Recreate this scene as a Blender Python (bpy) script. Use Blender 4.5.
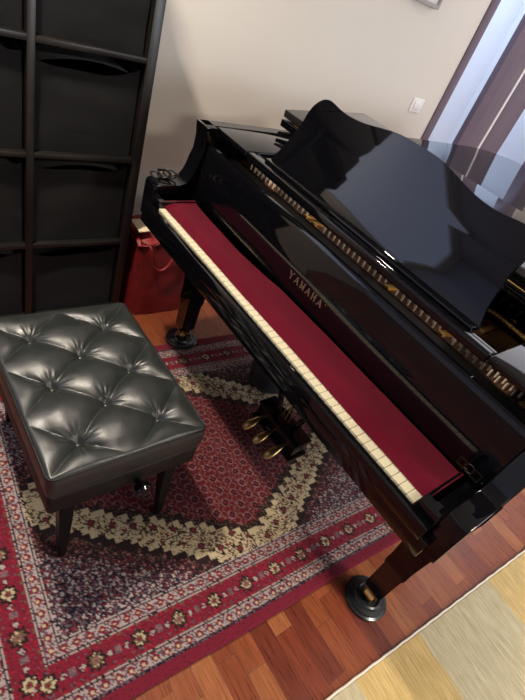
import bpy, bmesh, math, random
from mathutils import Vector, Matrix, noise
random.seed(4)
PI = math.pi
for o in list(bpy.data.objects): bpy.data.objects.remove(o)
SC = bpy.context.scene
COL = SC.collection

# ------------------------------------------------------------------ camera
cam_d = bpy.data.cameras.new('camera'); cam = bpy.data.objects.new('camera', cam_d); COL.objects.link(cam)
Rc = [[0.55538235, 0.77159022, 0.31015962], [0.66266112, -0.18528899, -0.72563643], [-0.50242481, 0.60853638, -0.61420907]]
Mx = Matrix(((Rc[0][0], -Rc[1][0], -Rc[2][0], .7262), (Rc[0][1], -Rc[1][1], -Rc[2][1], -.8084),
             (Rc[0][2], -Rc[1][2], -Rc[2][2], 1.4944), (0, 0, 0, 1)))
cam.matrix_world = Mx
cam_d.sensor_fit = 'HORIZONTAL'; cam_d.sensor_width = 36; cam_d.lens = 475.07 / 525 * 36
cam_d.clip_start = .02; cam_d.clip_end = 60
SC.camera = cam
# ------------------------------------------------------------------ world, lights, exposure
W = bpy.data.worlds.new('world'); SC.world = W; W.use_nodes = True
W.node_tree.nodes['Background'].inputs[0].default_value = (.75, .82, 1, 1)
W.node_tree.nodes['Background'].inputs[1].default_value = 0.05
SC.view_settings.view_transform = 'Standard'; SC.view_settings.look = 'None'
SC.view_settings.gamma = 1; SC.view_settings.exposure = 0; SC.view_settings.use_curve_mapping = False

def area(name, loc, rot, sx, sy, power, col):
    l = bpy.data.lights.new(name, 'AREA'); l.shape = 'RECTANGLE'; l.size = sx; l.size_y = sy
    l.energy = power; l.color = col
    o = bpy.data.objects.new(name, l); o.location = loc; o.rotation_euler = rot; COL.objects.link(o); return o
def spot_disc(name, loc, r, power, col):
    l = bpy.data.lights.new(name, 'AREA'); l.shape = 'DISK'; l.size = r * 2; l.energy = power; l.color = col
    o = bpy.data.objects.new(name, l); o.location = loc; COL.objects.link(o); return o
LAMP = (-.62, -.68, 2.52)
ADDED_LAMP = (2.35, 1.0, 2.52)
spot_disc('ceiling_lamp_light', (LAMP[0], LAMP[1], LAMP[2] - .035), .06, 60, (1, .88, .74))
spot_disc('ceiling_lamp_light', (ADDED_LAMP[0], ADDED_LAMP[1], ADDED_LAMP[2] - .035), .28, 66, (1, .89, .77))  # added lamp with no source seen, brightens floor and wall at the right
area('window_and_added_daylight', (3.3, 2.3, 1.5), (0, PI / 2, 0), 1.5, 2.4, 100, (.86, .90, 1))
area('window_and_added_daylight', (3.25, -1.9, 1.6), (0, PI / 2, PI * .40), 1.3, 1.3, 14, (.42, .58, 1))  # added cool fill turned to the front wall, tints the desk reflection
area('corridor_daylight', (-2.0, 3.3, 2.45), (0, 0, 0), .8, 2.6, 46, (.66, .78, 1))

# ------------------------------------------------------------------ materials
def mat(name, base=(.5, .5, .5), rough=.5, metal=0., spec=.5, coat=0., sheen=0.):
    m = bpy.data.materials.new(name); m.use_nodes = True
    b = m.node_tree.nodes['Principled BSDF']
    b.inputs['Base Color'].default_value = (*base, 1); b.inputs['Roughness'].default_value = rough
    b.inputs['Metallic'].default_value = metal; b.inputs['Specular IOR Level'].default_value = spec
    b.inputs['Coat Weight'].default_value = coat
    if sheen: b.inputs['Sheen Weight'].default_value = sheen; b.inputs['Sheen Roughness'].default_value = .5
    return m
class NT:
    def __init__(s, m): s.m = m; s.t = m.node_tree; s.b = s.t.nodes['Principled BSDF']
    def n(s, typ, **k):
        x = s.t.nodes.new(typ)
        for a, v in k.items(): setattr(x, a, v)
        return x
    def l(s, a, b): s.t.links.new(a, b)
    def math(s, op, a, b=None):
        x = s.n('ShaderNodeMath', operation=op)
        for i, v in enumerate((a, b)):
            if v is None: continue
            if isinstance(v, (int, float)): x.inputs[i].default_value = v
            else: s.l(v, x.inputs[i])
        return x.outputs[0]
    def noise(s, vec, scale, detail=3, rough=.55):
        x = s.n('ShaderNodeTexNoise'); x.inputs['Scale'].default_value = scale; x.inputs['Detail'].default_value = detail
        x.inputs['Roughness'].default_value = rough
        if vec is not None: s.l(vec, x.inputs['Vector'])
        return x
    def ramp(s, fac, stops, interp='LINEAR'):
        x = s.n('ShaderNodeValToRGB'); x.color_ramp.interpolation = interp
        while len(x.color_ramp.elements) < len(stops): x.color_ramp.elements.new(.5)
        for e, (p, c) in zip(x.color_ramp.elements, stops): e.position = p; e.color = (*c, 1)
        s.l(fac, x.inputs[0]); return x.outputs[0]
    def mix(s, fac, a, b, blend='MIX'):
        x = s.n('ShaderNodeMix', data_type='RGBA', blend_type=blend)
        for i, v in ((0, fac), (6, a), (7, b)):
            if isinstance(v, (int, float)): x.inputs[i].default_value = v
            elif isinstance(v, tuple): x.inputs[i].default_value = (*v, 1)
            else: s.l(v, x.inputs[i])
        return x.outputs[2]
    def bump(s, h, strength, dist=.002):
        x = s.n('ShaderNodeBump'); x.inputs['Strength'].default_value = strength; x.inputs['Distance'].default_value = dist
        s.l(h, x.inputs['Height']); s.l(x.outputs[0], s.b.inputs['Normal'])
    def coords(s, scale=(1, 1, 1), rot=(0, 0, 0)):
        tc = s.n('ShaderNodeTexCoord'); mp = s.n('ShaderNodeMapping')
        mp.inputs['Scale'].default_value = scale; mp.inputs['Rotation'].default_value = rot
        s.l(tc.outputs['Object'], mp.inputs['Vector']); return mp.outputs[0]

M = {}
M['piano'] = mat('polished_ebony', (.0025, .0025, .0035), .035, 0, .5, .0)
m = M['piano']; q = NT(m); nz = q.noise(q.coords(), 2.2, 2); q.bump(nz.outputs[0], .012, .004)
M['satin_black'] = mat('satin_black', (.006, .006, .007), .35)
M['wall'] = mat('painted_wall', (.66, .62, .55), .85, 0, .3)
q = NT(M['wall']); v = q.coords(); a = q.noise(v, 1.3, 3); q.l(q.ramp(a.outputs[0], [(.3, (.65, .61, .535)), (.7, (.68, .64, .57))]), q.b.inputs['Base Color'])
a = q.noise(v, 260, 2); q.bump(a.outputs[0], .12, .001)
M['tintwall'] = mat('blue_reflection_tint_wall', (.50, .57, .72), .8)  # blue given to an unseen wall to tint the music desk reflection
q = NT(M['tintwall']); a = q.noise(q.coords(), 1.1, 2); q.l(q.ramp(a.outputs[0], [(.3, (.48, .55, .71)), (.7, (.52, .59, .73))]), q.b.inputs['Base Color'])
M['corridor'] = mat('corridor_paint', (.72, .76, .82), .8)
q = NT(M['corridor']); a = q.noise(q.coords(), 1.1, 2); q.l(q.ramp(a.outputs[0], [(.3, (.70, .74, .80)), (.7, (.75, .78, .83))]), q.b.inputs['Base Color'])
M['ceiling'] = mat('ceiling_paint', (.5, .48, .47), .9)
q = NT(M['ceiling']); a = q.noise(q.coords(), 1.1, 2); q.l(q.ramp(a.outputs[0], [(.3, (.42, .40, .39)), (.7, (.45, .43, .42))]), q.b.inputs['Base Color'])
def wood(name, c1, c2, rough=.45, sc=(3, 3, 40)):
    m = mat(name, c1, rough); q = NT(m); a = q.noise(q.coords(sc), 1.5, 5)
    q.l(q.ramp(a.outputs[0], [(.3, c1), (.7, c2)]), q.b.inputs['Base Color']); q.bump(a.outputs[0], .08); return m
M['door_wood'] = wood('brown_door_wood', (.105, .075, .105), (.14, .10, .135), .35, (14, 14, 1.5))
M['shelf'] = wood('black_brown_shelf', (.0045, .0038, .0034), (.008, .0066, .006), .38, (2, 2, 20))
M['bench_wood'] = mat('bench_black_wood', (.004, .0035, .0035), .35, 0, .25)
# parquet
m = mat('hardwood_parquet', (.3, .1, .04), .3); M['floor'] = m; q = NT(m)
tc = q.n('ShaderNodeTexCoord'); sp = q.n('ShaderNodeSeparateXYZ'); q.l(tc.outputs['Object'], sp.inputs[0])
row = q.math('FLOOR', q.math('DIVIDE', sp.outputs[1], .066))
wr = q.n('ShaderNodeTexWhiteNoise', noise_dimensions='1D'); q.l(row, wr.inputs['W'])
xo = q.math('DIVIDE', q.math('ADD', sp.outputs[0], q.math('MULTIPLY', wr.outputs[0], 3.1)), .37)
colm = q.math('FLOOR', xo)
cv = q.n('ShaderNodeCombineXYZ'); q.l(row, cv.inputs[0]); q.l(colm, cv.inputs[1])
wn = q.n('ShaderNodeTexWhiteNoise', noise_dimensions='2D'); q.l(cv.outputs[0], wn.inputs['Vector'])
base = q.ramp(wn.outputs[0], [(0, (.14, .030, .016)), (.25, (.20, .048, .022)), (.5, (.26, .074, .028)), (.72, (.18, .037, .018)), (.86, (.36, .135, .050)), (1, (.23, .058, .025))])
v2 = q.n('ShaderNodeMapping'); v2.inputs['Scale'].default_value = (4, 60, 1); q.l(tc.outputs['Object'], v2.inputs['Vector'])
vv = q.n('ShaderNodeVectorMath', operation='ADD'); q.l(v2.outputs[0], vv.inputs[0]); q.l(wn.outputs['Color'], vv.inputs[1])
gr = q.noise(vv.outputs[0], 3, 5)
grc = q.ramp(gr.outputs[0], [(.3, (.62, .58, .55)), (.7, (1.15, 1.1, 1.05))])
c1 = q.mix(1., base, grc, 'MULTIPLY')
fy = q.math('FRACT', q.math('DIVIDE', sp.outputs[1], .066)); fx = q.math('FRACT', xo)
e1 = q.math('LESS_THAN', fy, .022); e2 = q.math('LESS_THAN', fx, .005)
edge = q.math('MAXIMUM', e1, e2)
c2 = q.mix(q.math('MULTIPLY', edge, .55), c1, (.05, .015, .008)); q.l(c2, q.b.inputs['Base Color'])
q.l(q.ramp(gr.outputs[0], [(.2, (.24, .24, .24)), (.8, (.36, .36, .36))]), q.b.inputs['Roughness'])
q.bump(q.math('SUBTRACT', 1., edge), .25, .0008)
# leather
def leather(name, c, rough, sp=.6):
    m = mat(name, c, rough, 0, sp); q = NT(m); v = q.coords()
    vo = q.n('ShaderNodeTexVoronoi'); vo.inputs['Scale'].default_value = 420; q.l(v, vo.inputs['Vector'])
    n1 = q.noise(v, 28, 4); s = q.math('ADD', q.math('MULTIPLY', vo.outputs[0], .35), n1.outputs[0])
    q.bump(s, .28, .0016)
    q.l(q.ramp(n1.outputs[0], [(.3, (rough - .07,) * 3), (.75, (rough + .07,) * 3)]), q.b.inputs['Roughness']); return m
M['leather'] = leather('black_leather', (.015, .018, .017), .40)
M['leather_side'] = leather('dark_brown_leather_side', (.006, .0048, .0044), .5, .3)
M['fabric'] = mat('black_box_fabric', (.010, .0105, .0115), .8, sheen=.08)
q = NT(M['fabric']); v = q.coords(); wv = q.noise(v, 500, 2); n1 = q.noise(v, 9, 3); q.bump(q.math('ADD', wv.outputs[0], q.math('MULTIPLY', n1.outputs[0], 3.)), .3, .0015)
q.l(q.ramp(n1.outputs[0], [(.3, (.0085, .009, .010)), (.7, (.013, .0137, .015))]), q.b.inputs['Base Color'])
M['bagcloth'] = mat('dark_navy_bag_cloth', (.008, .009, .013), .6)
M['redfelt'] = mat('red_felt', (.40, .012, .035), .95, 0, .1, sheen=.15)
q = NT(M['redfelt']); v = q.coords(); a = q.noise(v, 700, 3); b2 = q.noise(v, 6, 3)
q.l(q.ramp(b2.outputs[0], [(.3, (.165, .006, .022)), (.7, (.20, .008, .028))]), q.b.inputs['Base Color']); q.bump(a.outputs[0], .4, .001)
M['ivory'] = mat('ivory_key', (.58, .53, .37), .25)
M['gap'] = mat('key_side_wood', (.55, .40, .22), .6)
M['gold'] = mat('gold_plate_paint', (.72, .44, .13), .28, .85)
M['copper'] = mat('bronze_pin_field', (.09, .04, .02), .45, .5)
q = NT(M['copper']); a = q.noise(q.coords((1, 1, 1)), 30, 3); q.l(q.ramp(a.outputs[0], [(.3, (.05, .022, .012)), (.7, (.13, .06, .028))]), q.b.inputs['Base Color'])
M['brass'] = mat('brass', (.78, .55, .20), .25, 1)
M['dullbrass'] = mat('dull_brass', (.50, .33, .13), .35, 1)
M['oldbrass'] = mat('tarnished_brass', (.16, .12, .08), .4, 1)
M['letter'] = mat('faded_gold_letter', (.34, .25, .17), .4, .9)
M['steel'] = mat('steel', (.80, .66, .50), .28, .35)
M['brown_felt'] = mat('dark_felt', (.012, .008, .008), .95)
M['redbag'] = mat('red_bag_fabric', (.45, .018, .012), .6)
q = NT(M['redbag']); a = q.noise(q.coords(), 14, 3); q.l(q.ramp(a.outputs[0], [(.3, (.19, .010, .010)), (.7, (.27, .014, .013))]), q.b.inputs['Base Color']); q.bump(a.outputs[0], .3, .006)
M['paper'] = mat('cream_paper', (.75, .62, .42), .7)
M['plastic'] = mat('white_plastic', (.80, .78, .76), .35)
M['grey'] = mat('grey_metal_frame', (.34, .31, .30), .4)
M['glasswhite'] = mat('picture_white', (.6, .6, .6), .3)
M['rubber'] = mat('black_cable', (.012, .012, .012), .45)
M['cupm'] = mat('dark_bronze_cup', (.035, .04, .042), .22, .5)
M['lampm'] = mat('lamp_white', (.8, .8, .8), .4)
m = mat('added_pane_glow', (.5, .55, .6), .6); m.node_tree.nodes['Principled BSDF'].inputs['Emission Color'].default_value = (.46, .53, .80, 1)
m.node_tree.nodes['Principled BSDF'].inputs['Emission Strength'].default_value = 1.9; M['glowpane'] = m  # glow added for the bluish reflection in the music desk
m = mat('reflection_panel_glow', (.8, .8, .8), .6); m.node_tree.nodes['Principled BSDF'].inputs['Emission Color'].default_value = (.88, .90, 1, 1)
m.node_tree.nodes['Principled BSDF'].inputs['Emission Strength'].default_value = 2.0; M['panelglow'] = m
m = mat('lamp_glow', (1, 1, 1), .5); m.node_tree.nodes['Principled BSDF'].inputs['Emission Color'].default_value = (1, .86, .7, 1)
m.node_tree.nodes['Principled BSDF'].inputs['Emission Strength'].default_value = 6; M['glow'] = m
# rug from a colour attribute (woven pattern)
m = mat('woven_wool_pile', (.3, .1, .1), .95, 0, .1, sheen=.12); M['rug'] = m; q = NT(m)
ca = q.n('ShaderNodeVertexColor', layer_name='weave'); a = q.noise(q.coords(), 420, 2)
q.l(q.mix(1., ca.outputs[0], q.ramp(a.outputs[0], [(.3, (.72, .72, .72)), (.7, (1.2, 1.2, 1.2))]), 'MULTIPLY'), q.b.inputs['Base Color']); q.bump(a.outputs[0], .6, .002)
# striped wool rug
m = mat('striped_wool', (.6, .5, .3), .95, 0, .1, sheen=.2); M['yrug'] = m; q = NT(m)
tc = q.n('ShaderNodeTexCoord'); sp = q.n('ShaderNodeSeparateXYZ'); q.l(tc.outputs['Object'], sp.inputs[0])
wob = q.noise(q.coords((3, 30, 1)), 3, 3)
yy = q.math('ADD', sp.outputs[1], q.math('MULTIPLY', q.math('SUBTRACT', wob.outputs[0], .5), .03))
st = q.ramp(q.math('MULTIPLY', q.math('ADD', yy, 1.), .25), [(0, (.60, .44, .19)), (.1625, (.56, .50, .33)), (.2675, (.64, .47, .20)), (.3425, (.57, .51, .34)), (.4475, (.65, .49, .22)), (.55, (.57, .51, .34)), (.66, (.65, .49, .22))], 'CONSTANT')
f1 = q.noise(q.coords((2, 70, 1)), 4, 4); f2 = q.noise(q.coords((5, 14, 1)), 3, 3)
cc = q.mix(1., st, q.ramp(f1.outputs[0], [(.3, (.72, .70, .66)), (.7, (1.15, 1.15, 1.15))]), 'MULTIPLY')
cc = q.mix(1., cc, q.ramp(f2.outputs[0], [(.3, (.88, .86, .82)), (.7, (1.08, 1.08, 1.08))]), 'MULTIPLY')
q.l(cc, q.b.inputs['Base Color']); q.bump(f1.outputs[0], .6, .003)
M['fringe'] = mat('cream_binding', (.72, .66, .55), .9)

# ------------------------------------------------------------------ helpers
def origin(o):
    v = Vector((0, 0, 0))
    while o is not None: v += o.location; o = o.parent
    return v
def obj(name, bm, m, parent=None, smooth=30, loc=None):
    me = bpy.data.meshes.new(name)
    bmesh.ops.recalc_face_normals(bm, faces=bm.faces)
    if loc is not None: bmesh.ops.translate(bm, verts=bm.verts, vec=-Vector(loc))
    elif parent: bmesh.ops.translate(bm, verts=bm.verts, vec=-origin(parent))
    bm.to_mesh(me); bm.free()
    if isinstance(m, (list, tuple)):
        for k in m: me.materials.append(k)
    else: me.materials.append(m)
    if smooth:
        for p in me.polygons: p.use_smooth = True
        me.set_sharp_from_angle(angle=math.radians(smooth))
    o = bpy.data.objects.new(name, me); COL.objects.link(o)
    if parent: o.parent = parent
    if loc is not None: o.location = loc
    return o
def tag(o, label, cat, group=None):
    o['label'] = label; o['category'] = cat
    if group: o['group'] = group
    return o
def thing(name, label, cat, loc, group=None):
    o = bpy.data.objects.new(name, None); COL.objects.link(o); o.location = loc; o.empty_display_size = .1
    return tag(o, label, cat, group)
def struct(o): o['kind'] = 'structure'; return o
def BM(): return bmesh.new()
def box(bm, x0, x1, y0, y1, z0, z1, bev=0, seg=2, mi=0):
    r = bmesh.ops.create_cube(bm, size=1)
    vs = r['verts']
    for v in vs: v.co = Vector(((x0 + x1) / 2 + v.co.x * (x1 - x0), (y0 + y1) / 2 + v.co.y * (y1 - y0), (z0 + z1) / 2 + v.co.z * (z1 - z0)))
    fs = {f for v in vs for f in v.link_faces}
    for f in fs: f.material_index = mi
    if bev:
        es = list({e for v in vs for e in v.link_edges})
        bmesh.ops.bevel(bm, geom=es, offset=bev, segments=seg, profile=.5, affect='EDGES', clamp_overlap=True)
    return bm
def prism(bm, pts, fn, bev=0, seg=2):
    """pts: 2D outline; fn(p, t) -> 3D for t = 0, 1"""
    a = [bm.verts.new(fn(p, 0)) for p in pts]; b = [bm.verts.new(fn(p, 1)) for p in pts]
    fa = bm.faces.new(a); fb = bm.faces.new(b[::-1]); n = len(pts)
    for i in range(n): bm.faces.new((a[i], a[(i + 1) % n], b[(i + 1) % n], b[i]))
    if bev:
        es = list({e for f in (fa, fb) for e in f.edges})
        bmesh.ops.bevel(bm, geom=es, offset=bev, segments=seg, profile=.5, affect='EDGES', clamp_overlap=True)
    return bm
def lathe(bm, prof, c, seg=40, axis='z'):
    rings = []
    for r, h in prof:
        ring = []
        for i in range(seg):
            a = 2 * PI * i / seg
            p = (r * math.cos(a), r * math.sin(a), h)
            if axis == 'x': p = (h, p[0], p[1])
            if axis == 'y': p = (p[0], h, p[1])
            ring.append(bm.verts.new((c[0] + p[0], c[1] + p[1], c[2] + p[2])))
        rings.append(ring)
    for k in range(len(rings) - 1):
        for i in range(seg):
            j = (i + 1) % seg
            bm.faces.new((rings[k][i], rings[k][j], rings[k + 1][j], rings[k + 1][i]))
    bm.faces.new(rings[0][::-1]); bm.faces.new(rings[-1]); return bm
def tube(bm, pts, r, seg=10, flat=1.):
    pts = [Vector(p) for p in pts]; rings = []; up = Vector((0, 0, 1))
    for i, p in enumerate(pts):
        t = (pts[min(i + 1, len(pts) - 1)] - pts[max(i - 1, 0)]).normalized()
        s = t.cross(up); s = s.normalized() if s.length > 1e-3 else Vector((1, 0, 0)); u = s.cross(t)
        rr = r[i] if isinstance(r, (list, tuple)) else r
        rings.append([bm.verts.new(p + s * rr * math.cos(2 * PI * k / seg) + u * rr * flat * math.sin(2 * PI * k / seg)) for k in range(seg)])
    for k in range(len(rings) - 1):
        for i in range(seg):
            j = (i + 1) % seg; bm.faces.new((rings[k][i], rings[k][j], rings[k + 1][j], rings[k + 1][i]))
    bm.faces.new(rings[0][::-1]); bm.faces.new(rings[-1]); return bm
def catmull(pts, n=8, closed=False):
    out = []; N = len(pts); P = [Vector(p) for p in pts]
    for i in range(N if closed else N - 1):
        g = (lambda k: P[k % N]) if closed else (lambda k: P[min(max(k, 0), N - 1)])
        a, b, c, d = g(i - 1), g(i), g(i + 1), g(i + 2)
        for s in range(n):
            t = s / n; out.append(.5 * ((2 * b) + (c - a) * t + (2 * a - 5 * b + 4 * c - d) * t * t + (3 * b - a - 3 * c + d) * t ** 3))
    if not closed: out.append(P[-1])
    return out

# ------------------------------------------------------------------ setting
XL, XR, YF, YB, H = -1.345, 3.4, -3.6, 4.9, 2.6
bm = BM(); box(bm, -3.0, XR + .1, YF - .1, YB + .1, -.05, 0); struct(obj('floor', bm, M['floor'], smooth=0))
bm = BM(); box(bm, -3.0, XR + .1, YF - .1, YB + .1, H, H + .05); struct(obj('ceiling', bm, M['ceiling'], smooth=0))
bm = BM(); box(bm, XL - .1, XL, YF, -3.4, 0, H); box(bm, XL - .1, XL, -3.4, -.95, 0, 1.4); box(bm, XL - .1, XL, -3.4, -.95, 2.56, H); box(bm, XL - .1, XL, -.95, 2.475, 0, H); box(bm, XL - .1, XL, 2.475, 4.5, 2.45, H); box(bm, XL - .1, XL, 4.5, YB, 0, H)
struct(obj('wall_left', bm, M['wall'], smooth=0))
bm = BM(); box(bm, XL - .1, XR, YB, YB + .1, 0, H); struct(obj('wall_back', bm, M['wall'], smooth=0))
bm = BM(); box(bm, XL - .1, XR, YF - .1, YF, 0, H); struct(obj('wall_front', bm, M['tintwall'], smooth=0))
bm = BM(); box(bm, XR, XR + .1, YF - .1, -2.6, 0, H); box(bm, XR, XR + .1, -1.2, 1.0, 0, H); box(bm, XR, XR + .1, -2.6, -1.2, 0, .9); box(bm, XR, XR + .1, -2.6, -1.2, 2.3, H); box(bm, XR, XR + .1, 3.6, YB + .1, 0, H); box(bm, XR, XR + .1, 1., 3.6, 0, .7); box(bm, XR, XR + .1, 1., 3.6, 2.3, H)
struct(obj('wall_right', bm, M['wall'], smooth=0))
bm = BM()
box(bm, XR + .02, XR + .06, 1., 3.6, .7, .76); box(bm, XR + .02, XR + .06, 1., 3.6, 2.24, 2.3)
for y in (1., 2.27, 3.54): box(bm, XR + .02, XR + .06, y, y + .06, .7, 2.3)
struct(obj('window_1', bm, M['door_wood'], smooth=0))
bm = BM(); box(bm, -2.7, -2.6, 1.6, YB, 0, H); box(bm, -2.6, XL - .1, 1.5, 1.6, 0, H); box(bm, -2.6, XL - .1, YB, YB + .1, 0, H)
struct(obj('wall_corridor', bm, M['corridor'], smooth=0))
bm = BM()
box(bm, XR + .02, XR + .06, -2.6, -1.2, .9, .96); box(bm, XR + .02, XR + .06, -2.6, -1.2, 2.24, 2.3)
for y in (-2.6, -1.93, -1.26): box(bm, XR + .02, XR + .06, y, y + .06, .9, 2.3)
struct(obj('added_window_2', bm, M['door_wood'], smooth=0))  # unseen window frame added where the cool fill stands
bm = BM()
box(bm, XL - .07, XL - .02, -3.4, -.95, 1.4, 1.45); box(bm, XL - .07, XL - .02, -3.4, -.95, 2.51, 2.56)
for y in (-3.4, -1.0): box(bm, XL - .07, XL - .02, y, y + .05, 1.4, 2.56)
w3 = struct(obj('added_window_3', bm, M['plastic'], smooth=0))  # unseen window added to give the music desk something bright to reflect
obj('added_glow_pane', box(BM(), XL - .06, XL - .05, -3.35, -1.0, 1.45, 2.51), M['glowpane'], w3, 0)
# door surround and leaves
bm = BM(); box(bm, XL - .11, XL + .012, 2.395, 2.475, 0, 2.5, .003); box(bm, XL - .11, XL + .012, 4.45, 4.80, 0, 2.5, .003); box(bm, XL - .11, XL + .012, 2.395, 4.80, 2.42, 2.5, .003)
struct(obj('trim_1', bm, M['door_wood']))
dr = obj('door_1', box(BM(), XL - .055, XL - .01, 2.915, 3.235, .01, 2.42, .002), M['door_wood']); struct(dr)
obj('gap_light_strip', box(BM(), XL - .056, XL - .002, 3.235, 3.258, .01, 2.42, .001), M['plastic'], dr)  # white strip in place of light showing through the gap between leaves
struct(obj('door_2', box(BM(), XL - .095, XL - .05, 3.26, 3.69, .01, 2.42, .002), M['door_wood']))
# ceiling lamps; the one over the striped rug is added
for i, L in enumerate((LAMP, ADDED_LAMP)):
    t = thing('ceiling_lamp', ('round white ceiling lamp above the black bench' if i == 0 else 'added round white ceiling lamp, unseen, to the right over the striped rug'), 'lamp', (L[0], L[1], H), 'ceiling lamps')
    obj('lamp_base', lathe(BM(), [(.11, H), (.11, H - .05), (.10, H - .06)], (L[0], L[1], 0)), M['lampm'], t)
    obj('diffuser', lathe(BM(), [(.085, H - .06), (.084, H - .075), (.07, H - .08)], (L[0], L[1], 0)), M['glow'], t)

t = thing('added_panel_light', 'added glowing white ceiling panel for reflections, unseen, beyond the tail of the piano', 'lamp', (-.1, 3.55, H))  # glowing panel added for pale reflections on the right desk shelf
obj('panel_frame', box(BM(), -1.2, 1.0, 2.35, 4.75, H - .03, H, .004), M['lampm'], t)
obj('diffuser', box(BM(), -1.15, .95, 2.40, 4.70, H - .035, H - .028), M['panelglow'], t, 0)

# ------------------------------------------------------------------ patterned rug
def hsh(i, j, k=0):
    n = (i * 73856093 ^ j * 19349663 ^ k * 83492791) & 0xffffffff
    n = (n ^ (n >> 13)) * 1274126177 & 0xffffffff
    return ((n ^ (n >> 16)) & 0xffff) / 65535.
HU, HV, CS = .615, .87, .0042
nu, nv = int(2 * HU / CS), int(2 * HV / CS)
CR = dict(red=(.150, .011, .025), dred=(.085, .009, .013), cream=(.42, .34, .21), white=(.33, .27, .25), navy=(.013, .010, .018), dark=(.018, .009, .010),
          pink=(.22, .095, .095), olive=(.11, .07, .04), rose=(.13, .018, .024), grey=(.10, .07, .085))
def rosette(i, j, px, py, kinds, seed=0):
    """small flower lattice; i, j in cells"""
    ci, cj = i // px, j // py
    if cj % 2: i2 = i + px // 2; ci = i2 // px
    else: i2 = i
    a = (i2 % px) - px / 2 + .5; b = (j % py) - py / 2 + .5
    r = math.hypot(a, b); return r, a, b, hsh(ci, cj, seed)
def cell(u, v, i, j):
    au, av = abs(u), abs(v)
    du, dv = HU - au, HV - av
    d = min(du, dv); side = du < dv
    s = v if side else u              # along the border
    si = int(math.floor(s / CS)); di = int(d / CS)
    h = hsh(i, j)
    if d < .012: return CR['red'] if h > .15 else CR['dred']
    if d < .038: return CR['red'] if h > .08 else CR['dred']
    if d < .084 or (.165 <= d < .212):
        e = (d - .038) / .046 if d < .084 else (d - .165) / .047
        if e < .07 or e > .93: return CR['white'] if h > .25 else CR['navy']
        if e < .2 or e > .82: return CR['navy'] if h > .4 else CR['grey']
        if e < .27 or e > .74: return CR['white'] if h > .35 else CR['rose']
        # little diamonds on a chain
        k = (si % 8) - 3.5; w = (e - .5) * 11
        t = abs(k) * 1.2 + abs(w)
        if t < 1.5: return CR['cream']
        if t < 3.4: return CR['red'] if h > .2 else CR['rose']
        return CR['white'] if h > .45 else CR['grey']
    if d < .165:
        # main red border with eight petalled medallions
        per = .118; kk = math.floor(s / per + .5); ss = s - kk * per; w = d - .1245
        if abs(w) > .034 and int(s / .009) % 3 == 0 and h > .3: return CR['olive']
        if .024 < abs(w) < .030 and (int(s / .013) % 2 == 0) and h > .35: return CR['dred'] if h < .8 else CR['grey']
        r = math.hypot(ss, w); an = math.atan2(w, ss)
        rr = .020 + .0035 * math.cos(8 * an)
        alt = kk % 2 == 0
        if r < .005: return CR['red'] if alt else CR['olive']
        if r < .009: return CR['olive'] if alt else CR['pink']
        if r < rr - .004: return (CR['cream'] if h > .2 else CR['olive']) if alt else (CR['olive'] if h > .35 else CR['cream'])
        if r < rr + .004: return CR['dark']
        # connecting blossoms either side
        a1 = abs(abs(ss) - .036); b1 = abs(w)
        if a1 + b1 < .0095: return CR['white'] if (h > .35) else CR['rose']
        if a1 + b1 < .013: return CR['navy'] if h > .4 else CR['red']
        a2 = abs(abs(ss) - .059)
        if a2 < .008 and abs(b1 - .004) < .006: return CR['grey'] if h > .4 else CR['pink']
        return CR['red'] if h > .12 else (.28, .012, .024)
    # field
    su = (math.floor(au / .021) + .5) * .021; sv = (math.floor(av / .021) + .5) * .021
    mr = su / .325 + sv / .57; mc = su / .505 + sv / .745
    if mr < 1.0:
        r, a, b, g = rosette(i, j, 12, 12, 0)
        if r < 1.1: return CR['red']
        if r < 2.7: return CR['dark'] if h > .1 else CR['dred']
        if r < 4.0: return CR['pink'] if h > .25 else CR['dred']
        if h > .95: return CR['pink']
        if abs(abs(a) - abs(b)) < .8 and r > 4.5: return CR['olive'] if h > .4 else CR['pink']
        return CR['dred'] if h > .4 else (.11, .010, .016)
    if mr < 1.075: return CR['dark'] if h > .15 else CR['olive']
    if mr < 1.12: return CR['cream']
    if mc < .955:
        r, a, b, g = rosette(i, j, 14, 14, 1)
        if r < 1.6: return CR['rose']
        if r < 2.6: return CR['dark']
        n = noise.noise(Vector((u * 58, v * 58, 3)))
        if abs(n) < .10: return CR['dark'] if h > .3 else CR['olive']
        if n > .46: return CR['rose']
        return CR['cream'] if h > .18 else CR['olive']
    if mc < .985: return CR['cream'] if h > .1 else CR['dark']
    if mc < 1.03: return CR['dark']
    corner = au / .50 + av / .84 + .03 * noise.noise(Vector((u * 14, v * 14, 2)))
    r, a, b, g = rosette(i, j, 8, 8, 2)
    if corner > 1.10 + .10 * (h - .5):
        n = noise.noise(Vector((u * 60, v * 60, 9)))
        if r < 1.3: return CR['white'] if g > .3 else CR['rose']
        if r < 2.7 and h > .4: return CR['navy']
        if abs(n) < .10: return CR['grey'] if h > .35 else CR['white']
        if h > .91: return CR['white']
        return CR['navy'] if h > .38 else CR['grey'] if h > .2 else CR['rose']
    if r < 1.0: return CR['pink'] if g > .4 else CR['olive']
    if h > .93: return CR['pink']
    if h < .10: return CR['olive']
    if h < .22: return CR['rose']
    return CR['dark'] if h > .5 else (.024, .013, .016)
bm = BM(); lay = bm.loops.layers.color.new('weave') if False else None
vs = [[None] * (nv + 1) for _ in range(nu + 1)]; cols = []
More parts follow.
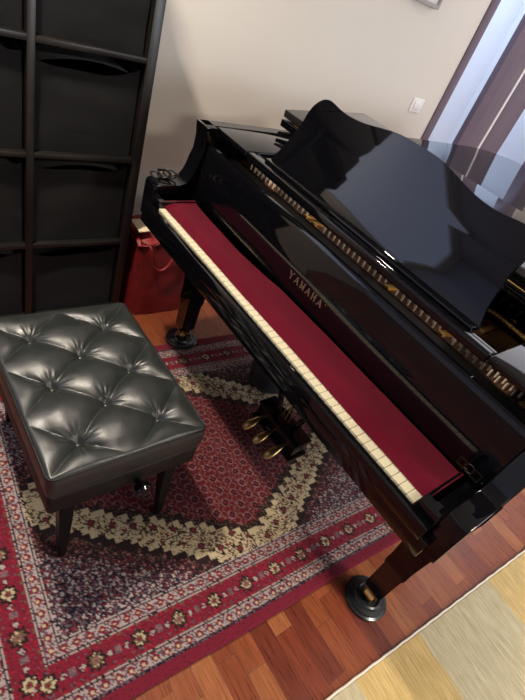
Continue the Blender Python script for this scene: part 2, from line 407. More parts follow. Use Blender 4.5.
for i in range(nu + 1):
    for j in range(nv + 1):
        u = -HU + i * CS; v = -HV + j * CS
        z = .009 + .0015 * noise.noise(Vector((u * 6, v * 6, 0)))
        ee = min(HU - abs(u), HV - abs(v)); z *= min(1., .55 + max(ee, 0) * 45)
        wx = .006 * noise.noise(Vector((u * 1.5, v * 2.2, 5))); wy = .006 * noise.noise(Vector((u * 2, v * 1.5, 8)))
        vs[i][j] = bm.verts.new((u + wx, v + wy, z)); cols.append(cell(u, v, i, j))
bm.verts.index_update()
for i in range(nu):
    for j in range(nv): bm.faces.new((vs[i][j], vs[i + 1][j], vs[i + 1][j + 1], vs[i][j + 1]))
for ring in ([vs[i][0] for i in range(nu + 1)], [vs[nu][j] for j in range(nv + 1)], [vs[i][nv] for i in range(nu, -1, -1)], [vs[0][j] for j in range(nv, -1, -1)]):
    low = [bm.verts.new((w.co.x, w.co.y, .0005)) for w in ring]
    for k in range(len(ring) - 1): bm.faces.new((ring[k + 1], ring[k], low[k], low[k + 1]))
me = bpy.data.meshes.new('persian_rug'); bm.to_mesh(me); bm.free()
me.materials.append(M['rug'])
at = me.color_attributes.new('weave', 'FLOAT_COLOR', 'POINT')
buf = []
for k in range(len(me.vertices)):
    c = cols[k] if k < len(cols) else CR['red']; buf += [c[0], c[1], c[2], 1.]
at.data.foreach_set('color', buf)
for p in me.polygons: p.use_smooth = True
rug = bpy.data.objects.new('persian_rug', me); COL.objects.link(rug)
rug.location = (-.055, .08, 0); rug.rotation_euler = (0, 0, -.060)
tag(rug, 'red and dark blue patterned oriental rug under the bench and piano', 'rug')

# striped rug at the right
y0r = Vector((.803, -.0, 0)); ang = -.075
bm = BM(); box(bm, .012, 2.2, -.42, 2.9, .0005, .012, .004)
yr = thing('striped_rug', 'thick yellow and beige striped wool rug at the bottom right on the floor', 'rug', (.803, 0, 0))
yr.rotation_euler = (0, 0, ang)
me_o = obj('pile', bm, M['yrug']); me_o.parent = yr
bm = BM(); pts = [(.008 + .0008 * math.sin(k * 1.7), -.42 + k * .02, .007) for k in range(167)]; tube(bm, pts, .0042, 6)
e = obj('edge_binding', bm, M['fringe']); e.parent = yr

# ------------------------------------------------------------------ bookcase and boxes
BX0, BX1, BY0, BY1 = -1.335, -.95, -.705, .088
sh = thing('bookcase', 'tall black-brown cube bookcase standing against the wall left of the piano', 'bookcase', (-1.14, -.31, 0))
PT = .036; DT = .024
bm = BM(); box(bm, BX0, BX1, BY1 - PT, BY1, 0, 1.47, .0015); obj('side_panel', bm, M['shelf'], sh)
bm = BM(); box(bm, BX0, BX1, BY0, BY0 + PT, 0, 1.47, .0015); obj('side_panel', bm, M['shelf'], sh)
bm = BM(); box(bm, BX0, BX1, BY0 + PT, BY1 - PT, 0, .038, .0015); obj('bottom_panel', bm, M['shelf'], sh)
bm = BM(); box(bm, BX0, BX1, BY0 + PT, BY1 - PT, 1.434, 1.47, .0015); obj('top_panel', bm, M['shelf'], sh)
bm = BM(); box(bm, BX0, BX1 - .002, -.328, -.304, 0.038, 1.434, .001); obj('upright_divider', bm, M['shelf'], sh)
shz = [.383, .742, 1.093]
for z in shz:
    bm = BM()
    box(bm, BX0, BX1 - .001, BY0 + PT, -.328, z - .009, z + .009, .001); box(bm, BX0, BX1 - .001, -.304, BY1 - PT, z - .009, z + .009, .001)
    obj('shelf', bm, M['shelf'], sh)
bm = BM(); box(bm, BX0, BX0 + .004, BY0 + PT, BY1 - PT, 0.038, 1.434); obj('back_panel', bm, M['shelf'], sh)
lv = [.038] + [z + .009 for z in shz]; tp = [z - .009 for z in shz] + [1.434]
rowname = ['bottom row', 'second row from the floor', 'third row from the floor', 'top row']
for ci, (ya, yb) in enumerate(((BY0 + PT + .006, -.334), (-.298, BY1 - PT - .006))):
    for ri in range(4):
        z0 = lv[ri] + .001; z1 = tp[ri]; w = yb - ya
        t = thing('storage_box', 'black fabric storage box in the %s, %s column of the bookcase' % (rowname[ri], ('left', 'right')[ci]), 'storage box', (-1.14, (ya + yb) / 2, z0), 'storage boxes in the bookcase')
        hb = z1 - z0 - .03
        seed = ri * 7 + ci * 3
        def top(s):      # slack front edge height
            return z0 + hb - .028 * (1 - abs(2 * s - 1) ** 2.2) * (.5 + .5 * hsh(ri, ci, 5)) - .022 * (1 - s) * hsh(ri, ci, 2) + .004 * math.sin(9 * s + seed)
        def sheet(xf, amp, topf, thick, rev=1):
            b = BM(); N, K = 22, 16; g = []
            for a in range(N + 1):
                rowv = []
                for k in range(K + 1):
                    s = a / N; tt = k / K; y = ya + w * s; z = z0 + (topf(s) - z0) * tt
                    bul = amp * math.sin(PI * s) * math.sin(PI * min(tt * 1.05, 1)) + .003 * noise.noise(Vector((y * 9, z * 14, seed + 1.)))
                    rowv.append(b.verts.new((xf + bul, y, z)))
                g.append(rowv)
            for a in range(N):
                for k in range(K): b.faces.new((g[a][k], g[a + 1][k], g[a + 1][k + 1], g[a][k + 1]))
            r = bmesh.ops.solidify(b, geom=b.faces[:], thickness=thick); return b
        obj('front_panel', sheet(-.975, .008, top, .006), M['fabric'], t, 50)
        obj('back_panel', sheet(-1.32, 0, lambda s: z0 + hb, .004), M['fabric'], t, 50)
        bm = BM()
        box(bm, -1.315, -.982, ya, ya + .004, z0, z0 + hb); box(bm, -1.315, -.982, yb - .004, yb, z0, z0 + hb); box(bm, -1.315, -.982, ya, yb, z0, z0 + .004)
        obj('side_walls', bm, M['fabric'], t, 0)
        # slack lid flap with soft folds behind the front edge
        b = BM(); g = []
        for a in range(25):
            rowv = []
            for k in range(15):
                s = a / 24; tt = k / 14
                z = z0 + hb - .03 + .024 * math.sin(PI * s) ** .6 + .006 * math.sin(tt * 16 + 2 * s) * math.sin(PI * s) - .012 * tt * (1 - s)
                rowv.append(b.verts.new((-.986 - tt * .30, ya + .006 + (w - .012) * s, min(z, z1 - .003))))
            g.append(rowv)
        for a in range(24):
            for k in range(14): b.faces.new((g[a][k], g[a + 1][k], g[a + 1][k + 1], g[a][k + 1]))
        obj('lid_flap', b, M['fabric'], t, 60)

t = thing('added_dark_case', 'added large black case on top of the bookcase, darkens the desk reflection', 'case', (-1.14, -.42, 1.4705))  # out-of-view case added to keep the desk reflection dark
bm = BM(); box(bm, -1.32, -.965, -.690, -.16, 1.4705, 1.70, .012, 3); obj('case_body', bm, M['fabric'], t)
bm = BM(); box(bm, -1.325, -.960, -.695, -.155, 1.70, 1.84, .014, 3); obj('case_lid', bm, M['fabric'], t)

# ------------------------------------------------------------------ grand piano
P = thing('grand_piano', 'polished black grand piano with its front lid folded back and red felt on the keys', 'piano', (0, 1.0, 0))
BK = M['piano']
LX = .750; RX = .731
def lid_outline(dx=0.):
    pts = [(-LX - dx, .54), (-LX - dx, 1.0), (-LX - dx, 1.5), (-LX - dx, 1.98), (-.72 - dx, 2.14), (-.63, 2.26 + dx), (-.50, 2.315 + dx), (-.34, 2.30 + dx), (-.20 + dx, 2.20), (-.08 + dx, 2.02), (.05 + dx, 1.80), (.22 + dx, 1.60), (.42 + dx, 1.44), (.59 + dx, 1.28), (.695 + dx, 1.10), (RX + dx, .88), (RX + dx, .54)]
    s = catmull([(p[0], p[1], 0) for p in pts[3:16]], 6)
    out = [(-LX - dx, .54)] + [(p.x, p.y) for p in s] + [(RX + dx, .54)]
    return out
# rim: hollow wall
def rim_outline(off):
    o = lid_outline(-.008)
    pts = [(-LX + .008, .165)] + o[1:-1] + [(RX - .008, .165)]
    if not off: return pts
    res = []
    for k, p in enumerate(pts):
        a = Vector(pts[max(k - 1, 0)]); b = Vector(pts[min(k + 1, len(pts) - 1)]); t = (b - a).normalized(); nrm = Vector((t.y, -t.x))
        res.append((p[0] + nrm.x * off, p[1] + nrm.y * off))
    return res
def ring_wall(o, i, z0, z1):
    bm = BM(); n = len(o)
    V = [[bm.verts.new((p[0], p[1], z)) for p in L] for L in (o, i) for z in (z0, z1)]
    ob, ot, ib, it = V
    for k in range(n - 1):
        bm.faces.new((ob[k], ob[k + 1], ot[k + 1], ot[k])); bm.faces.new((ib[k + 1], ib[k], it[k], it[k + 1]))
        bm.faces.new((ot[k], ot[k + 1], it[k + 1], it[k])); bm.faces.new((ob[k + 1], ob[k], ib[k], ib[k + 1]))
    bm.faces.new((ob[0], ot[0], it[0], ib[0])); bm.faces.new((ob[-1], ib[-1], it[-1], ot[-1]))
    return bm
bm = ring_wall(rim_outline(0), rim_outline(.045), .66, 1.0)
obj('rim', bm, BK, P, 25)
ins = rim_outline(.05)
bm = BM(); prism(bm, [(p[0], max(p[1], .50)) for p in ins], lambda p, t: (p[0], p[1], .80 + .01 * t)); obj('soundboard', bm, wood('spruce_soundboard', (.35, .20, .08), (.45, .28, .12), .4, (30, 3, 3)), P, 0)
# arms (cheeks) with the swept front profile in yz
prof = [(.002, .655), (.002, .772), (.006, .785), (.014, .790), (.10, .790), (.118, .793), (.132, .802), (.143, .82), (.150, .845), (.156, .875), (.166, .905), (.170, .93), (.168, .95), (.158, .985), (.155, 1.0), (.20, 1.0), (.20, .655)]
for sx in (-1, 1):
    x0, x1 = sorted((sx * .672, sx * (.742 if sx < 0 else .722)))
    bm = BM(); prism(bm, prof, lambda p, t: (x0 + (x1 - x0) * t, p[0], p[1]), .003, 2)
    obj('arm', bm, BK, P, 35)
    x0, x1 = sorted((sx * .6145, sx * .671))
    bm = BM(); box(bm, x0, x1, .0, .162, .70, .757, .003); obj('key_block', bm, BK, P)
bm = BM(); box(bm, -.690, .690, -.020, .60, .648, .70, .002); obj('key_bed', bm, BK, P)
bm = BM(); box(bm, -.671, .671, -.024, -.0015, .690, .731, .003); obj('key_slip', bm, BK, P)
# white keys
kb = BM(); box(kb, -.01125, .01125, 0, .15, .715, .735, .0012, 2)
bx_ = BM()
k0 = None
for k in range(52):
    x = -.6125 + .02356 * (k + .5)
    if k0 is None:
        k0 = obj('white_key', kb, M['ivory'], P); k0.location = (x, 0, 0)
        # mesh is relative to the piano origin at x = 0
    else:
        c = k0.copy(); COL.objects.link(c); c.parent = P; c.location = (x, 0, 0)
bm = BM(); box(bm, -.612, .612, .004, .15, .70, .7145); obj('key_frame', bm, M['gap'], P, 0)
# fallboard (open, upright)
fprof = [(.170, .752), (.1665, .765), (.1675, .80), (.171, .86), (.175, .925), (.177, .938), (.182, .944), (.194, .944), (.199, .938), (.199, .80), (.195, .752)]
bm = BM(); prism(bm, fprof, lambda p, t: (-.668 + 1.336 * t, p[0], p[1]), .002, 2); fb = obj('fallboard', bm, BK, P, 35)
def glyph(bm, ch, x, z, h, fy):
    w = h * .74; T = h * .20; t = h * .09
    def bar(a, b, wd):
        ax, az = a; bx2, bz = b; dx, dz = bx2 - ax, bz - az; L = math.hypot(dx, dz); nx, nz = -dz / L * wd / 2, dx / L * wd / 2
        q4 = [(ax + nx, az + nz), (ax - nx, az - nz), (bx2 - nx, bz - nz), (bx2 + nx, bz + nz)]
        lo = [bm.verts.new((x + p[0], fy(z + p[1]) - .0016, z + p[1])) for p in q4]; hi = [bm.verts.new((x + p[0], fy(z + p[1]) + .003, z + p[1])) for p in q4]
        bm.faces.new(lo); bm.faces.new(hi[::-1])
        for k in range(4): bm.faces.new((lo[k], lo[(k + 1) % 4], hi[(k + 1) % 4], hi[k]))
    s = h * .13
    def serif(cx, cz): bar((cx - s, cz), (cx + s, cz), t * .9)
    if ch == 'A':
        bar((0, 0), (w / 2, h), t); bar((w / 2, h), (w, 0), T); bar((w * .2, h * .33), (w * .8, h * .33), t * 1.4); serif(0, 0); serif(w, 0)
    if ch == 'Y':
        bar((0, h), (w / 2, h * .5), T); bar((w / 2, h * .5), (w, h), t); bar((w / 2, h * .5), (w / 2, 0), T); serif(0, h); serif(w, h); serif(w / 2, 0)
    if ch == 'M':
        bar((w * .05, 0), (w * .05, h), t); bar((w * .05, h), (w * .5, h * .1), T); bar((w * .5, h * .1), (w * .95, h), t); bar((w * .95, h), (w * .95, 0), T); serif(.05 * w, 0); serif(.95 * w, 0); serif(.02 * w, h); serif(.98 * w, h)
    if ch == 'H':
        bar((w * .12, 0), (w * .12, h), T); bar((w * .88, 0), (w * .88, h), T); bar((w * .12, h / 2), (w * .88, h / 2), t * 1.6)
        for cx in (.12, .88): serif(cx * w, 0); serif(cx * w, h)
fyf = lambda z: .1665 + (z - .765) * .0545 - .0006
bm = BM()
for k, ch in enumerate('YAMAHA'): glyph(bm, ch, -.098 + k * .0272, .7985, .0215, fyf)
obj('maker_lettering', bm, M['letter'], fb, 0)
bm = BM(); lathe(bm, [(.0022, -.001), (.0022, .001)], (.068, fyf(.817), .817), 12, 'y'); obj('trade_mark_dot', bm, M['dullbrass'], fb)
# brass escutcheon at the treble end of the fallboard
bm = BM(); zz = .785
def frame(bm, xa, xb, za, zb, w=.0014):
    for (a, b, c, d) in ((xa, xb, za, za + w), (xa, xb, zb - w, zb), (xa, xa + w, za, zb), (xb - w, xb, za, zb)): box(bm, a, b, fyf((c + d) / 2) - .0012, fyf((c + d) / 2) + .003, c, d)
frame(bm, .592, .614, .764, .788); frame(bm, .632, .654, .764, .788); frame(bm, .596, .610, .768, .784, .001)
tube(bm, [(.623 + .011 * math.cos(a / 20 * 2 * PI), fyf(.786), .777 + .012 * math.sin(a / 20 * 2 * PI)) for a in range(21)], .0012, 6)
tube(bm, [(.614, fyf(.786), .769), (.620, fyf(.786), .772), (.626, fyf(.786), .767), (.632, fyf(.786), .769)], .0014, 6)
obj('escutcheon', bm, M['oldbrass'], fb)
# dark felt well behind the fallboard, iron plate, pins, strings
bm = BM(); box(bm, -.695, .676, .203, .322, .872, .893); obj('felt_strip', bm, M['brown_felt'], P, 0)
pl = obj('pin_block', box(BM(), -.698, .676, .323, .60, .870, .897, .002), M['copper'], P)
for x in (-.275, -.232, .112, .318, .58):
    bm = BM(); prism(bm, [(x, .324), (x + .018, .324), (x + .030, .37), (x + .012, .37)], lambda p, t: (p[0], p[1], .8965 + .008 * t), .001)
    obj('plate_rib', bm, M['gold'], pl)
bm = BM(); tube(bm, [(.10, .628, .905), (.30, .63, .907), (.352, .628, .912), (.50, .624, .905), (.675, .62, .90)], .0085, 10); tube(bm, [(.352, .628, .907), (.362, .66, .907), (.366, .70, .895)], .008, 10)
tube(bm, [(-.69, .62, .90), (-.3, .628, .905), (.10, .628, .905)], .0085, 10)
obj('iron_plate', bm, M['gold'], P)
bm = BM(); box(bm, .355, .371, .478, .545, .897, .911, .002); obj('plate_lug', bm, M['gold'], pl)
bm = BM(); box(bm, -.69, .672, .56, 1.1, .86, .872); obj('damper_felt', bm, M['brown_felt'], P, 0)
pb = BM(); lathe(pb, [(.0034, .896), (.0034, .913), (.0026, .916)], (0, .331, 0), 8)
p0 = None; cnt = 0
for k in range(50):
    for r_ in range(2):
        x = -.60 + k * .0236 + r_ * .0118; 
        if any(abs(x - c - .015) < .02 for c in (-.262, -.225, .112, .318)): continue
        if p0 is None: p0 = obj('tuning_pin', pb, M['steel'], P); p0.location = (x, 0, 0)
        else:
            c = p0.copy(); COL.objects.link(c); c.parent = P; c.location = (x, r_ * .018, 0)
        cnt += 1
bm = BM()
for k in range(110):
    x = -.66 + k * .0120; tube(bm, [(x, .36, .912), (x + .004, .62, .914)], .0009, 4)
so = obj('strings', bm, M['copper'], P, 0); so['kind'] = 'stuff'
bm = BM()
for k in range(40):
    x = -.62 + k * .0315; box(bm, x, x + .012, .68, .72, .915, .945, .002)
do = obj('damper_heads', bm, M['satin_black'], P)
# side shelves and rail of the music desk
for (xa, xb) in ((-.697, -.506), (.488, .678)):
    bm = BM(); box(bm, xa, xb, .212, .56, .980, .9985, .004, 3); obj('desk_shelf', bm, BK, P)
bm = BM(); box(bm, -.504, .486, .215, .242, .972, .9985, .005, 3); box(bm, -.504, .486, .2435, .262, .974, .994, .003, 3)
obj('desk_rail', bm, BK, P)
half = [(0, .264), (.04, .2635), (.08, .261), (.13, .252), (.17, .243), (.21, .236), (.26, .2325), (.30, .2345), (.33, .239), (.355, .240), (.378, .232), (.396, .210), (.403, .180), (.401, .14), (.407, .1), (.416, .05), (.436, 0)]
sm = catmull([(a, b, 0) for a, b in half], 5)
right = [(p.x, p.y) for p in sm]; left = [(-p.x, p.y) for p in sm[1:]][::-1]
outl = left + right
th = math.radians(20.5); DC = -.021
def dk(p, t):
    s = p[1]; off = t * .013
    return (DC + p[0], .272 + s * math.sin(th) + off * math.cos(th), 1.0 + s * math.cos(th) - off * math.sin(th))
bm = BM(); prism(bm, outl, dk, .003, 3); desk = obj('music_desk', bm, BK, P, 35)
bm = BM(); box(bm, -.45, .41, .248, .285, .992, 1.006, .003); obj('desk_ledge', bm, BK, P)
bm = BM()
for x in (-.25, .2): box(bm, x, x + .02, .285, .45, .999, 1.009, .002)
obj('desk_support', bm, BK, P)
# lid
def lidfn(p, t): return (p[0], p[1], 1.010 + .027 * t)
bm = BM(); prism(bm, lid_outline(.004), lidfn, .004, 3); lid = obj('lid', bm, BK, P, 35)
fl = math.radians(4.8)
bm = BM(); box(bm, -LX - .004, RX + .004, 0, .445, 0, .027, .004, 3)
bmesh.ops.rotate(bm, verts=bm.verts, cent=(0, 0, 0), matrix=Matrix.Rotation(fl, 3, 'X')); bmesh.ops.translate(bm, verts=bm.verts, vec=(0, .541, 1.0455))
flp = obj('lid_flap', bm, BK, P, 35)
bm = BM()
tube(bm, [(-.68, .546, 1.0405), (.68, .546, 1.0405)], .0034, 8); obj('lid_hinge', bm, M['brass'], P)
bm = BM()
for x in (-.5, 0, .5): lathe(bm, [(.009, 1.036), (.009, 1.071)], (x, .93, 0), 14)
obj('flap_buffer', bm, M['rubber'], P)
# legs
def leg(x, y, dz=0):
    bm = BM()
    secs = [(.094, .031), (.10, .034), (.235, .036), (.25, .040), (.262, .041), (.30, .040), (.62, .056), (.64, .058)]
    rings = []
    for z, h in secs:
        rings.append([bm.verts.new((x + a * h, y + b * h, z)) for a, b in ((-1, -1), (1, -1), (1, 1), (-1, 1))])
    for k in range(len(rings) - 1):
        for i in range(4): bm.faces.new((rings[k][i], rings[k][(i + 1) % 4], rings[k + 1][(i + 1) % 4], rings[k + 1][i]))
    bm.faces.new(rings[0][::-1]); bm.faces.new(rings[-1])
    vert = [e for e in bm.edges if abs(e.verts[0].co.z - e.verts[1].co.z) > .001]
    bmesh.ops.bevel(bm, geom=vert, offset=.004, segments=2, affect='EDGES')
    box(bm, x - .06, x + .05, y - .06, y + .06, .63, .647, .003)
    L = obj('leg', bm, BK, P, 30)
    z_ = dz
    bm = BM(); lathe(bm, [(.024, .094), (.026, .086), (.020, .078), (.014, .074), (.014, .062)], (x, y, z_), 24)
    box(bm, x - .026, x - .0225, y - .016, y + .016, .036 + z_, .078 + z_, .001); box(bm, x + .0225, x + .026, y - .016, y + .016, .036 + z_, .078 + z_, .001); box(bm, x - .026, x + .026, y - .016, y + .016, .066 + z_, .078 + z_, .001)
    obj('caster_bracket', bm, M['brass'], L)
    bm = BM(); lathe(bm, [(.010, -.020), (.020, -.019), (.0225, -.015), (.0225, .015), (.020, .019), (.010, .020)], (x, y, .0425 + z_), 24, 'x')
    obj('caster_wheel', bm, M['brass'], L)
for (x, y) in ((.668, .285), (-.668, .285), (-.25, 1.92)):
    dz = .0115 if (x < -.5 and y < 1) else 0
    leg(x, y, dz)
    nm = 'under the piano leg nearest the yellow rug' if x > 0 else ('under the far front piano leg by the red bag' if y < 1 else 'under the rear piano leg')
    bm = BM(); lathe(bm, [(.072, .0003), (.075, .004), (.074, .010), (.066, .013), (.064, .019), (.050, .022), (.046, .029), (.040, .031), (.036, .022), (.012, .0195), (.004, .0195)], (x, y, dz), 48)
    tag(obj('caster_cup', bm, M['cupm'], smooth=35, loc=(x, y, 0)), 'round dark caster cup ' + nm, 'caster cup', 'caster cups')
# pedal lyre
bm = BM(); box(bm, -.12, .125, .335, .415, .060, .132, .006, 3); box(bm, -.13, .135, .325, .425, .052, .066, .004); box(bm, -.125, .13, .33, .42, .128, .142, .004)
for x in (-.045, .05):
    pts = catmull([(x, .375, .14), (x * 1.6, .375, .24), (x * 2.3, .375, .40), (x * 1.5, .375, .56), (x * 1.7, .375, .648)], 6)
    tube(bm, pts, .013, 10)
box(bm, -.10, .105, .34, .41, .62, .648, .003)
ly = obj('pedal_lyre', bm, BK, P, 35)
for x in (-.075, .0, .078):
    bm = BM(); pts = [(x, .345, .093), (x, .325, .092), (x, .30, .086), (x, .275, .078), (x, .255, .068), (x, .243, .058)]
    tube(bm, pts, [.006, .008, .013, .018, .018, .010], 14, .35); obj('pedal', bm, M['dullbrass'], ly, 60)
bm = BM()
for x in (-.03, .035): tube(bm, [(x, .41, .12), (x * 2, .72, .62)], .007, 10)
obj('lyre_brace', bm, BK, P)
bm = BM()
for x in (-.02, .0, .02): tube(bm, [(x, .375, .13), (x, .375, .64)], .0025, 8)
obj('pedal_rod', bm, M['dullbrass'], ly)

# red felt runner on the keys
bm = BM(); N, K = 90, 10; g = []
for a in range(N + 1):
    x = -.690 + 1.0 * a / N * 1.328; rowv = []
    xx = max(-.6685, min(.638, x)) if a not in (0, N) else (-.668 if a == 0 else .639)
    xx = -.668 + 1.307 * a / N
    f = .022 + .008 * (xx + .668) / 1.3 + .002 * noise.noise(Vector((xx * 4, 0, 0)))
    kp = [(-.67, .150), (-.54, .140), (-.30, .134), (-.20, .143), (-.10, .156), (.0, .159), (.13, .1615), (.4, .1635), (.64, .1635)]
    bk = next(b0 + (b1 - b0) * (xx - a0) / (a1 - a0) for (a0, b0), (a1, b1) in zip(kp, kp[1:]) if xx <= a1 + 1e-6) + .0012 * noise.noise(Vector((xx * 12, 7, 0)))
    for k in range(K + 1):
        tt = k / K; y = f + (bk - f) * tt
        z = .7372 + .0145 * min(1, tt * 4.0) ** 1.2 + .0012 * noise.noise(Vector((xx * 9, y * 30, 2)))
        if abs(xx) > .6125: z = max(z, .7585)
        rowv.append(bm.verts.new((xx, y, z)))
    g.append(rowv)
for a in range(N):
    for k in range(K): bm.faces.new((g[a][k], g[a + 1][k], g[a + 1][k + 1], g[a][k + 1]))
bmesh.ops.solidify(bm, geom=bm.faces[:], thickness=.0016)
tag(obj('key_cover', bm, M['redfelt'], smooth=60, loc=(0, .09, .738)), 'long dark red felt runner laid over the piano keys', 'key cover')

# coiled cable on the bass arm
bm = BM()
for k, (cy, r0, ti) in enumerate(((.028, .018, .2), (.058, .022, .6), (.082, .024, -.3), (.060, .026, -.8))):
    tube(bm, [(-.722 + r0 * .6 * math.cos(a / 20 * 2 * PI) * math.cos(ti), cy + r0 * math.cos(a / 20 * 2 * PI) * .8 + .3 * r0 * math.sin(a / 20 * 2 * PI) * ti, .794 + r0 * .62 + r0 * .6 * math.sin(a / 20 * 2 * PI)) for a in range(21)], .0036, 8)
cb = thing('coiled_cable', 'small coil of black cable with a pale tag on the far piano arm', 'cable', (-.725, .055, .793))
obj('coil', bm, M['rubber'], cb, 60)
bm = BM(); box(bm, -.735, -.732, .045, .058, .793, .815, .0008); obj('tag', bm, M['paper'], cb)

# ------------------------------------------------------------------ bench
bx0, bx1, by0, by1 = -.473, .113, -.583, -.152
ZT = .452
B = thing('piano_bench', 'buttoned black leather piano bench with dark wooden legs standing on the patterned rug', 'bench', ((bx0 + bx1) / 2, (by0 + by1) / 2, 0))
cx, cy = (bx0 + bx1) / 2 + .012, (by0 + by1) / 2 - .005
LXa, LYa = .0975, .111
btn = [(-2, 1), (0, 1), (2, 1), (-1, 0), (1, 0), (-2, -1), (0, -1), (2, -1)]
bpos = [(cx + a * LXa, cy + b * LYa) for a, b in btn]
def lz(x, y):
    a = (x - cx) / LXa + (y - cy) / LYa; b = (x - cx) / LXa - (y - cy) / LYa
    da = abs(((a - 1) + 1) % 2 - 1) / 2 * 2; db = abs(((b - 1) + 1) % 2 - 1)
    # distance (0..1) to nearest odd crease along a and b
    f = (1 - math.exp(-da * 5.5)) * (1 - math.exp(-db * 5.5)) * (.55 + .45 * (math.sin(PI / 2 * min(1, da)) * math.sin(PI / 2 * min(1, db))))
    ed = min(x - bx0, bx1 - x, y - by0, by1 - y)
    ea = max(0, min(1, ed / .05)); f = f * ea + (1 - ea) * .62
    z = .019 * f
    crown = .012 * (1 - ((x - cx) / .31) ** 4) * (1 - ((y - cy) / .23) ** 4)
    for k, (px, py) in enumerate(bpos):
        r = math.hypot(x - px, y - py)
        if r < .09:
            an = math.atan2(y - py, x - px)
            z -= .014 * math.exp(-(r / .013) ** 2) + .007 * math.exp(-(r / .035) ** 2)
            wr = math.sin(an * 11 + 3 * math.sin(an * 3 + k) + k * 2.3) + .5 * math.sin(an * 19 + k)
            z += .0011 * wr * math.exp(-((r - .026) / .020) ** 2)
    z += .0016 * noise.noise(Vector((x * 22, y * 22, 4)))
    edge = max(0, 1 - ed / .010)
    return ZT + z + crown - .008 * edge ** 2
bm = BM(); NX, NY = 234, 172; g = []
for i in range(NX + 1):
    rv = []
    for j in range(NY + 1):
        x = bx0 + (bx1 - bx0) * i / NX; y = by0 + (by1 - by0) * j / NY
        # rounded corners in plan
        rcx = min(max(x, bx0 + .02), bx1 - .02); rcy = min(max(y, by0 + .02), by1 - .02)
        d = math.hypot(x - rcx, y - rcy); z = lz(x, y)
        if d > .02: s = .02 / d; x = rcx + (x - rcx) * s; y = rcy + (y - rcy) * s
        rv.append(bm.verts.new((x, y, z)))
    g.append(rv)
for i in range(NX):
    for j in range(NY): bm.faces.new((g[i][j], g[i + 1][j], g[i + 1][j + 1], g[i][j + 1]))
loop = [g[i][0] for i in range(NX + 1)] + [g[NX][j] for j in range(1, NY + 1)] + [g[i][NY] for i in range(NX - 1, -1, -1)] + [g[0][j] for j in range(NY - 1, 0, -1)]
rimpts = [v.co.copy() for v in loop]
prev = loop
for (dz, ins_) in ((-.02, -.0025), (-.05, -.003), (-.072, .001)):
    cur = []
    for v in loop:
        dirv = Vector((v.co.x - (bx0 + bx1) / 2, v.co.y - (by0 + by1) / 2, 0)); s = Vector((math.copysign(min(1, abs(dirv.x) / .29) ** 8, dirv.x), math.copysign(min(1, abs(dirv.y) / .213) ** 8, dirv.y), 0))
        cur.append(bm.verts.new((v.co.x - s.x * ins_, v.co.y - s.y * ins_, ZT + dz)))
    n = len(loop)
    for k in range(n): bm.faces.new((prev[k], prev[(k + 1) % n], cur[(k + 1) % n], cur[k]))
    prev = cur
bmesh.ops.contextual_create(bm, geom=prev)
cu = obj('cushion', bm, M['leather'], B, 40)
for px, py in bpos:
    z = lz(px, py); b = BM(); lathe(b, [(.0085, z - .004), (.0085, z + .001), (.0065, z + .004), (.003, z + .0052)], (px, py, 0), 18); obj('button', b, M['leather'], cu, 50)
bm = BM(); pts = [(p.x, p.y, p.z + .001) for p in rimpts[::4]]; pts.append(pts[0]); tube(bm, pts, .0032, 8); obj('piping', bm, M['leather_side'], cu, 60)
bm = BM(); box(bm, bx0 + .003, bx1 - .003, by0 + .003, by1 - .003, .300, .378, .012, 3); fr = obj('skirt', bm, M['leather_side'], B, 40)
bm = BM(); box(bm, bx0 + .03, bx1 - .03, by0 + .03, by1 - .03, .278, .3, .002); obj('seat_frame', bm, M['bench_wood'], B)
bm = BM(); lathe(bm, [(.010, 0), (.010, .018), (.020, .020), (.024, .026), (.024, .040), (.019, .047), (.008, .049)], (bx1 - .004, -.342, .318), 28, 'x'); obj('height_knob', bm, BK, B, 35)
for sx in (-1, 1):
    for sy in (-1, 1):
        xx = (bx0 + bx1) / 2 + sx * .247; yy = (by0 + by1) / 2 + sy * .152
        ex, ey = xx + sx * .020, yy + sy * .004; b = BM(); rings = []
        for z, hw, t in ((.0105, .0105, 1), (.02, .0115, .97), (.15, .0155, .5), (.28, .021, 0)):
            mx, my = xx + (ex - xx) * t, yy + (ey - yy) * t
            rings.append([b.verts.new((mx + a * hw, my + c * hw, z)) for a, c in ((-1, -1), (1, -1), (1, 1), (-1, 1))])
        for k in range(3):
            for i in range(4): b.faces.new((rings[k][i], rings[k][(i + 1) % 4], rings[k + 1][(i + 1) % 4], rings[k + 1][i]))
        b.faces.new(rings[0][::-1]); b.faces.new(rings[-1])
        bmesh.ops.bevel(b, geom=[e for e in b.edges if abs(e.verts[0].co.z - e.verts[1].co.z) > .005], offset=.004, segments=2, affect='EDGES')
        obj('leg', b, M['bench_wood'], B, 30)

# ------------------------------------------------------------------ dark bundle under the piano
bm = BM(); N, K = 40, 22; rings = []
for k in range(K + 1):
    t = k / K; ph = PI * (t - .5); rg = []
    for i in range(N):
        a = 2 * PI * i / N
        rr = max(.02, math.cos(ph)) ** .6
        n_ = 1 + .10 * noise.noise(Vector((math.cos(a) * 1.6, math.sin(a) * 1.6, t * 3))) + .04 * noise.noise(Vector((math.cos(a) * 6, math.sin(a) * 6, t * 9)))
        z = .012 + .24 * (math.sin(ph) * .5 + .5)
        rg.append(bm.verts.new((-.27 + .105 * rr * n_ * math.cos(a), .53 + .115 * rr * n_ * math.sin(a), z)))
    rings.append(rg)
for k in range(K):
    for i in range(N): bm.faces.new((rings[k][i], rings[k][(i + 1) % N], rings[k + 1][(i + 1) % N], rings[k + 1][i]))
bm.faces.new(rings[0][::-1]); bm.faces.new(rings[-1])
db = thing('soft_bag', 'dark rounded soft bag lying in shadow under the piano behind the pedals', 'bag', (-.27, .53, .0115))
obj('bag_body', bm, M['bagcloth'], db, 60)
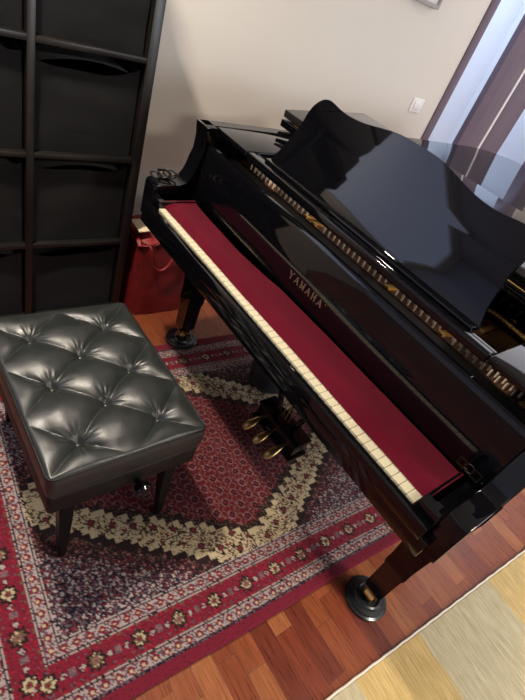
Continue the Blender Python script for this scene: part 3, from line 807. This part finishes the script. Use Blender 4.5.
bm = BM(); tube(bm, catmull([(-.34, .53, .23), (-.32, .53, .27), (-.27, .53, .28), (-.22, .53, .27), (-.20, .53, .23)], 6), .008, 8, .5); obj('handle', bm, M['bagcloth'], db, 60)

# ------------------------------------------------------------------ red bag
RB = thing('red_bag', 'crumpled bright red bag standing on the floor between bookcase and piano', 'bag', (-1.05, .30, 0))
bm = BM(); N = 44; K = 18; rings = []
for k in range(K + 1):
    t = k / K; z = .003 + .385 * t; rg = []
    for i in range(N):
        a = 2 * PI * i / N; c, s = math.cos(a), math.sin(a); e = .35
        hx = .155 - .035 * t; hy = .185 - .02 * t
        x = math.copysign(abs(c) ** e, c) * hx; y = math.copysign(abs(s) ** e, s) * hy
        nn = .016 * t * noise.noise(Vector((c * 2.5, s * 2.5, t * 4))) + .008 * noise.noise(Vector((c * 7, s * 7, t * 6)))
        rg.append(bm.verts.new((-1.045 + x + nn * c, .305 + y + nn * s, z + .012 * t * math.sin(3 * a))))
    rings.append(rg)
for k in range(K):
    for i in range(N): bm.faces.new((rings[k][i], rings[k][(i + 1) % N], rings[k + 1][(i + 1) % N], rings[k + 1][i]))
bm.faces.new(rings[0][::-1])
bmesh.ops.solidify(bm, geom=bm.faces[:], thickness=.003)
obj('bag_body', bm, M['redbag'], RB, 60)
bm = BM(); g = []
for i in range(25):
    rv = []
    for j in range(25):
        u, v = i / 24 - .5, j / 24 - .5
        rr = max(abs(u), abs(v)) * 2
        z = .365 + .06 * (1 - rr ** 2) + .03 * noise.noise(Vector((u * 5, v * 5, 1))) + .018 * noise.noise(Vector((u * 13, v * 13, 2)))
        rv.append(bm.verts.new((-1.045 + u * .24, .305 + v * .34, z)))
    g.append(rv)
for i in range(24):
    for j in range(24): bm.faces.new((g[i][j], g[i + 1][j], g[i + 1][j + 1], g[i][j + 1]))
obj('stuffed_cloth', bm, M['redbag'], RB, 60)
bm = BM(); hp = catmull([(-.905, .17, .385), (-.893, .175, .37), (-.888, .19, .30), (-.886, .23, .265), (-.886, .27, .29), (-.892, .30, .36), (-.91, .31, .385)], 8); tube(bm, hp, .006, 8, .5); obj('handle', bm, M['redbag'], RB, 60)
bm = BM(); prism(bm, [(-1.06, .14), (-.955, .135), (-.95, .19), (-1.05, .20)], lambda p, t: (p[0], p[1], .424 + .004 * t + (p[1] - .12) * .1)); 
tag(obj('folded_paper', bm, M['paper'], smooth=0, loc=(-1.0, .17, .425)), 'cream folded paper lying on top of the red bag', 'paper')

# ------------------------------------------------------------------ wall fittings
t = thing('light_switch', 'white rocker light switch on the wall beside the door frame', 'light switch', (XL, 2.165, 1.06))
bm = BM(); box(bm, XL, XL + .008, 2.105, 2.225, 1.015, 1.10, .003, 3); obj('switch_plate', bm, M['plastic'], t)
bm = BM(); box(bm, XL + .008, XL + .014, 2.130, 2.200, 1.035, 1.08, .003, 3); obj('rocker', bm, M['plastic'], t)
t = thing('wall_frame', 'pale grey framed panel hung high on the wall at the top edge', 'picture frame', (XL, 1.78, 1.6))
bm = BM(); 
for (a, b_, c, d) in ((1.66, 1.905, 1.545, 1.565), (1.66, 1.905, 1.80, 1.82), (1.66, 1.68, 1.565, 1.80), (1.885, 1.905, 1.565, 1.80)): box(bm, XL, XL + .035, a, b_, c, d, .002)
obj('frame', bm, M['grey'], t)
bm = BM(); box(bm, XL, XL + .022, 1.68, 1.885, 1.565, 1.80); obj('panel', bm, M['glasswhite'], t)
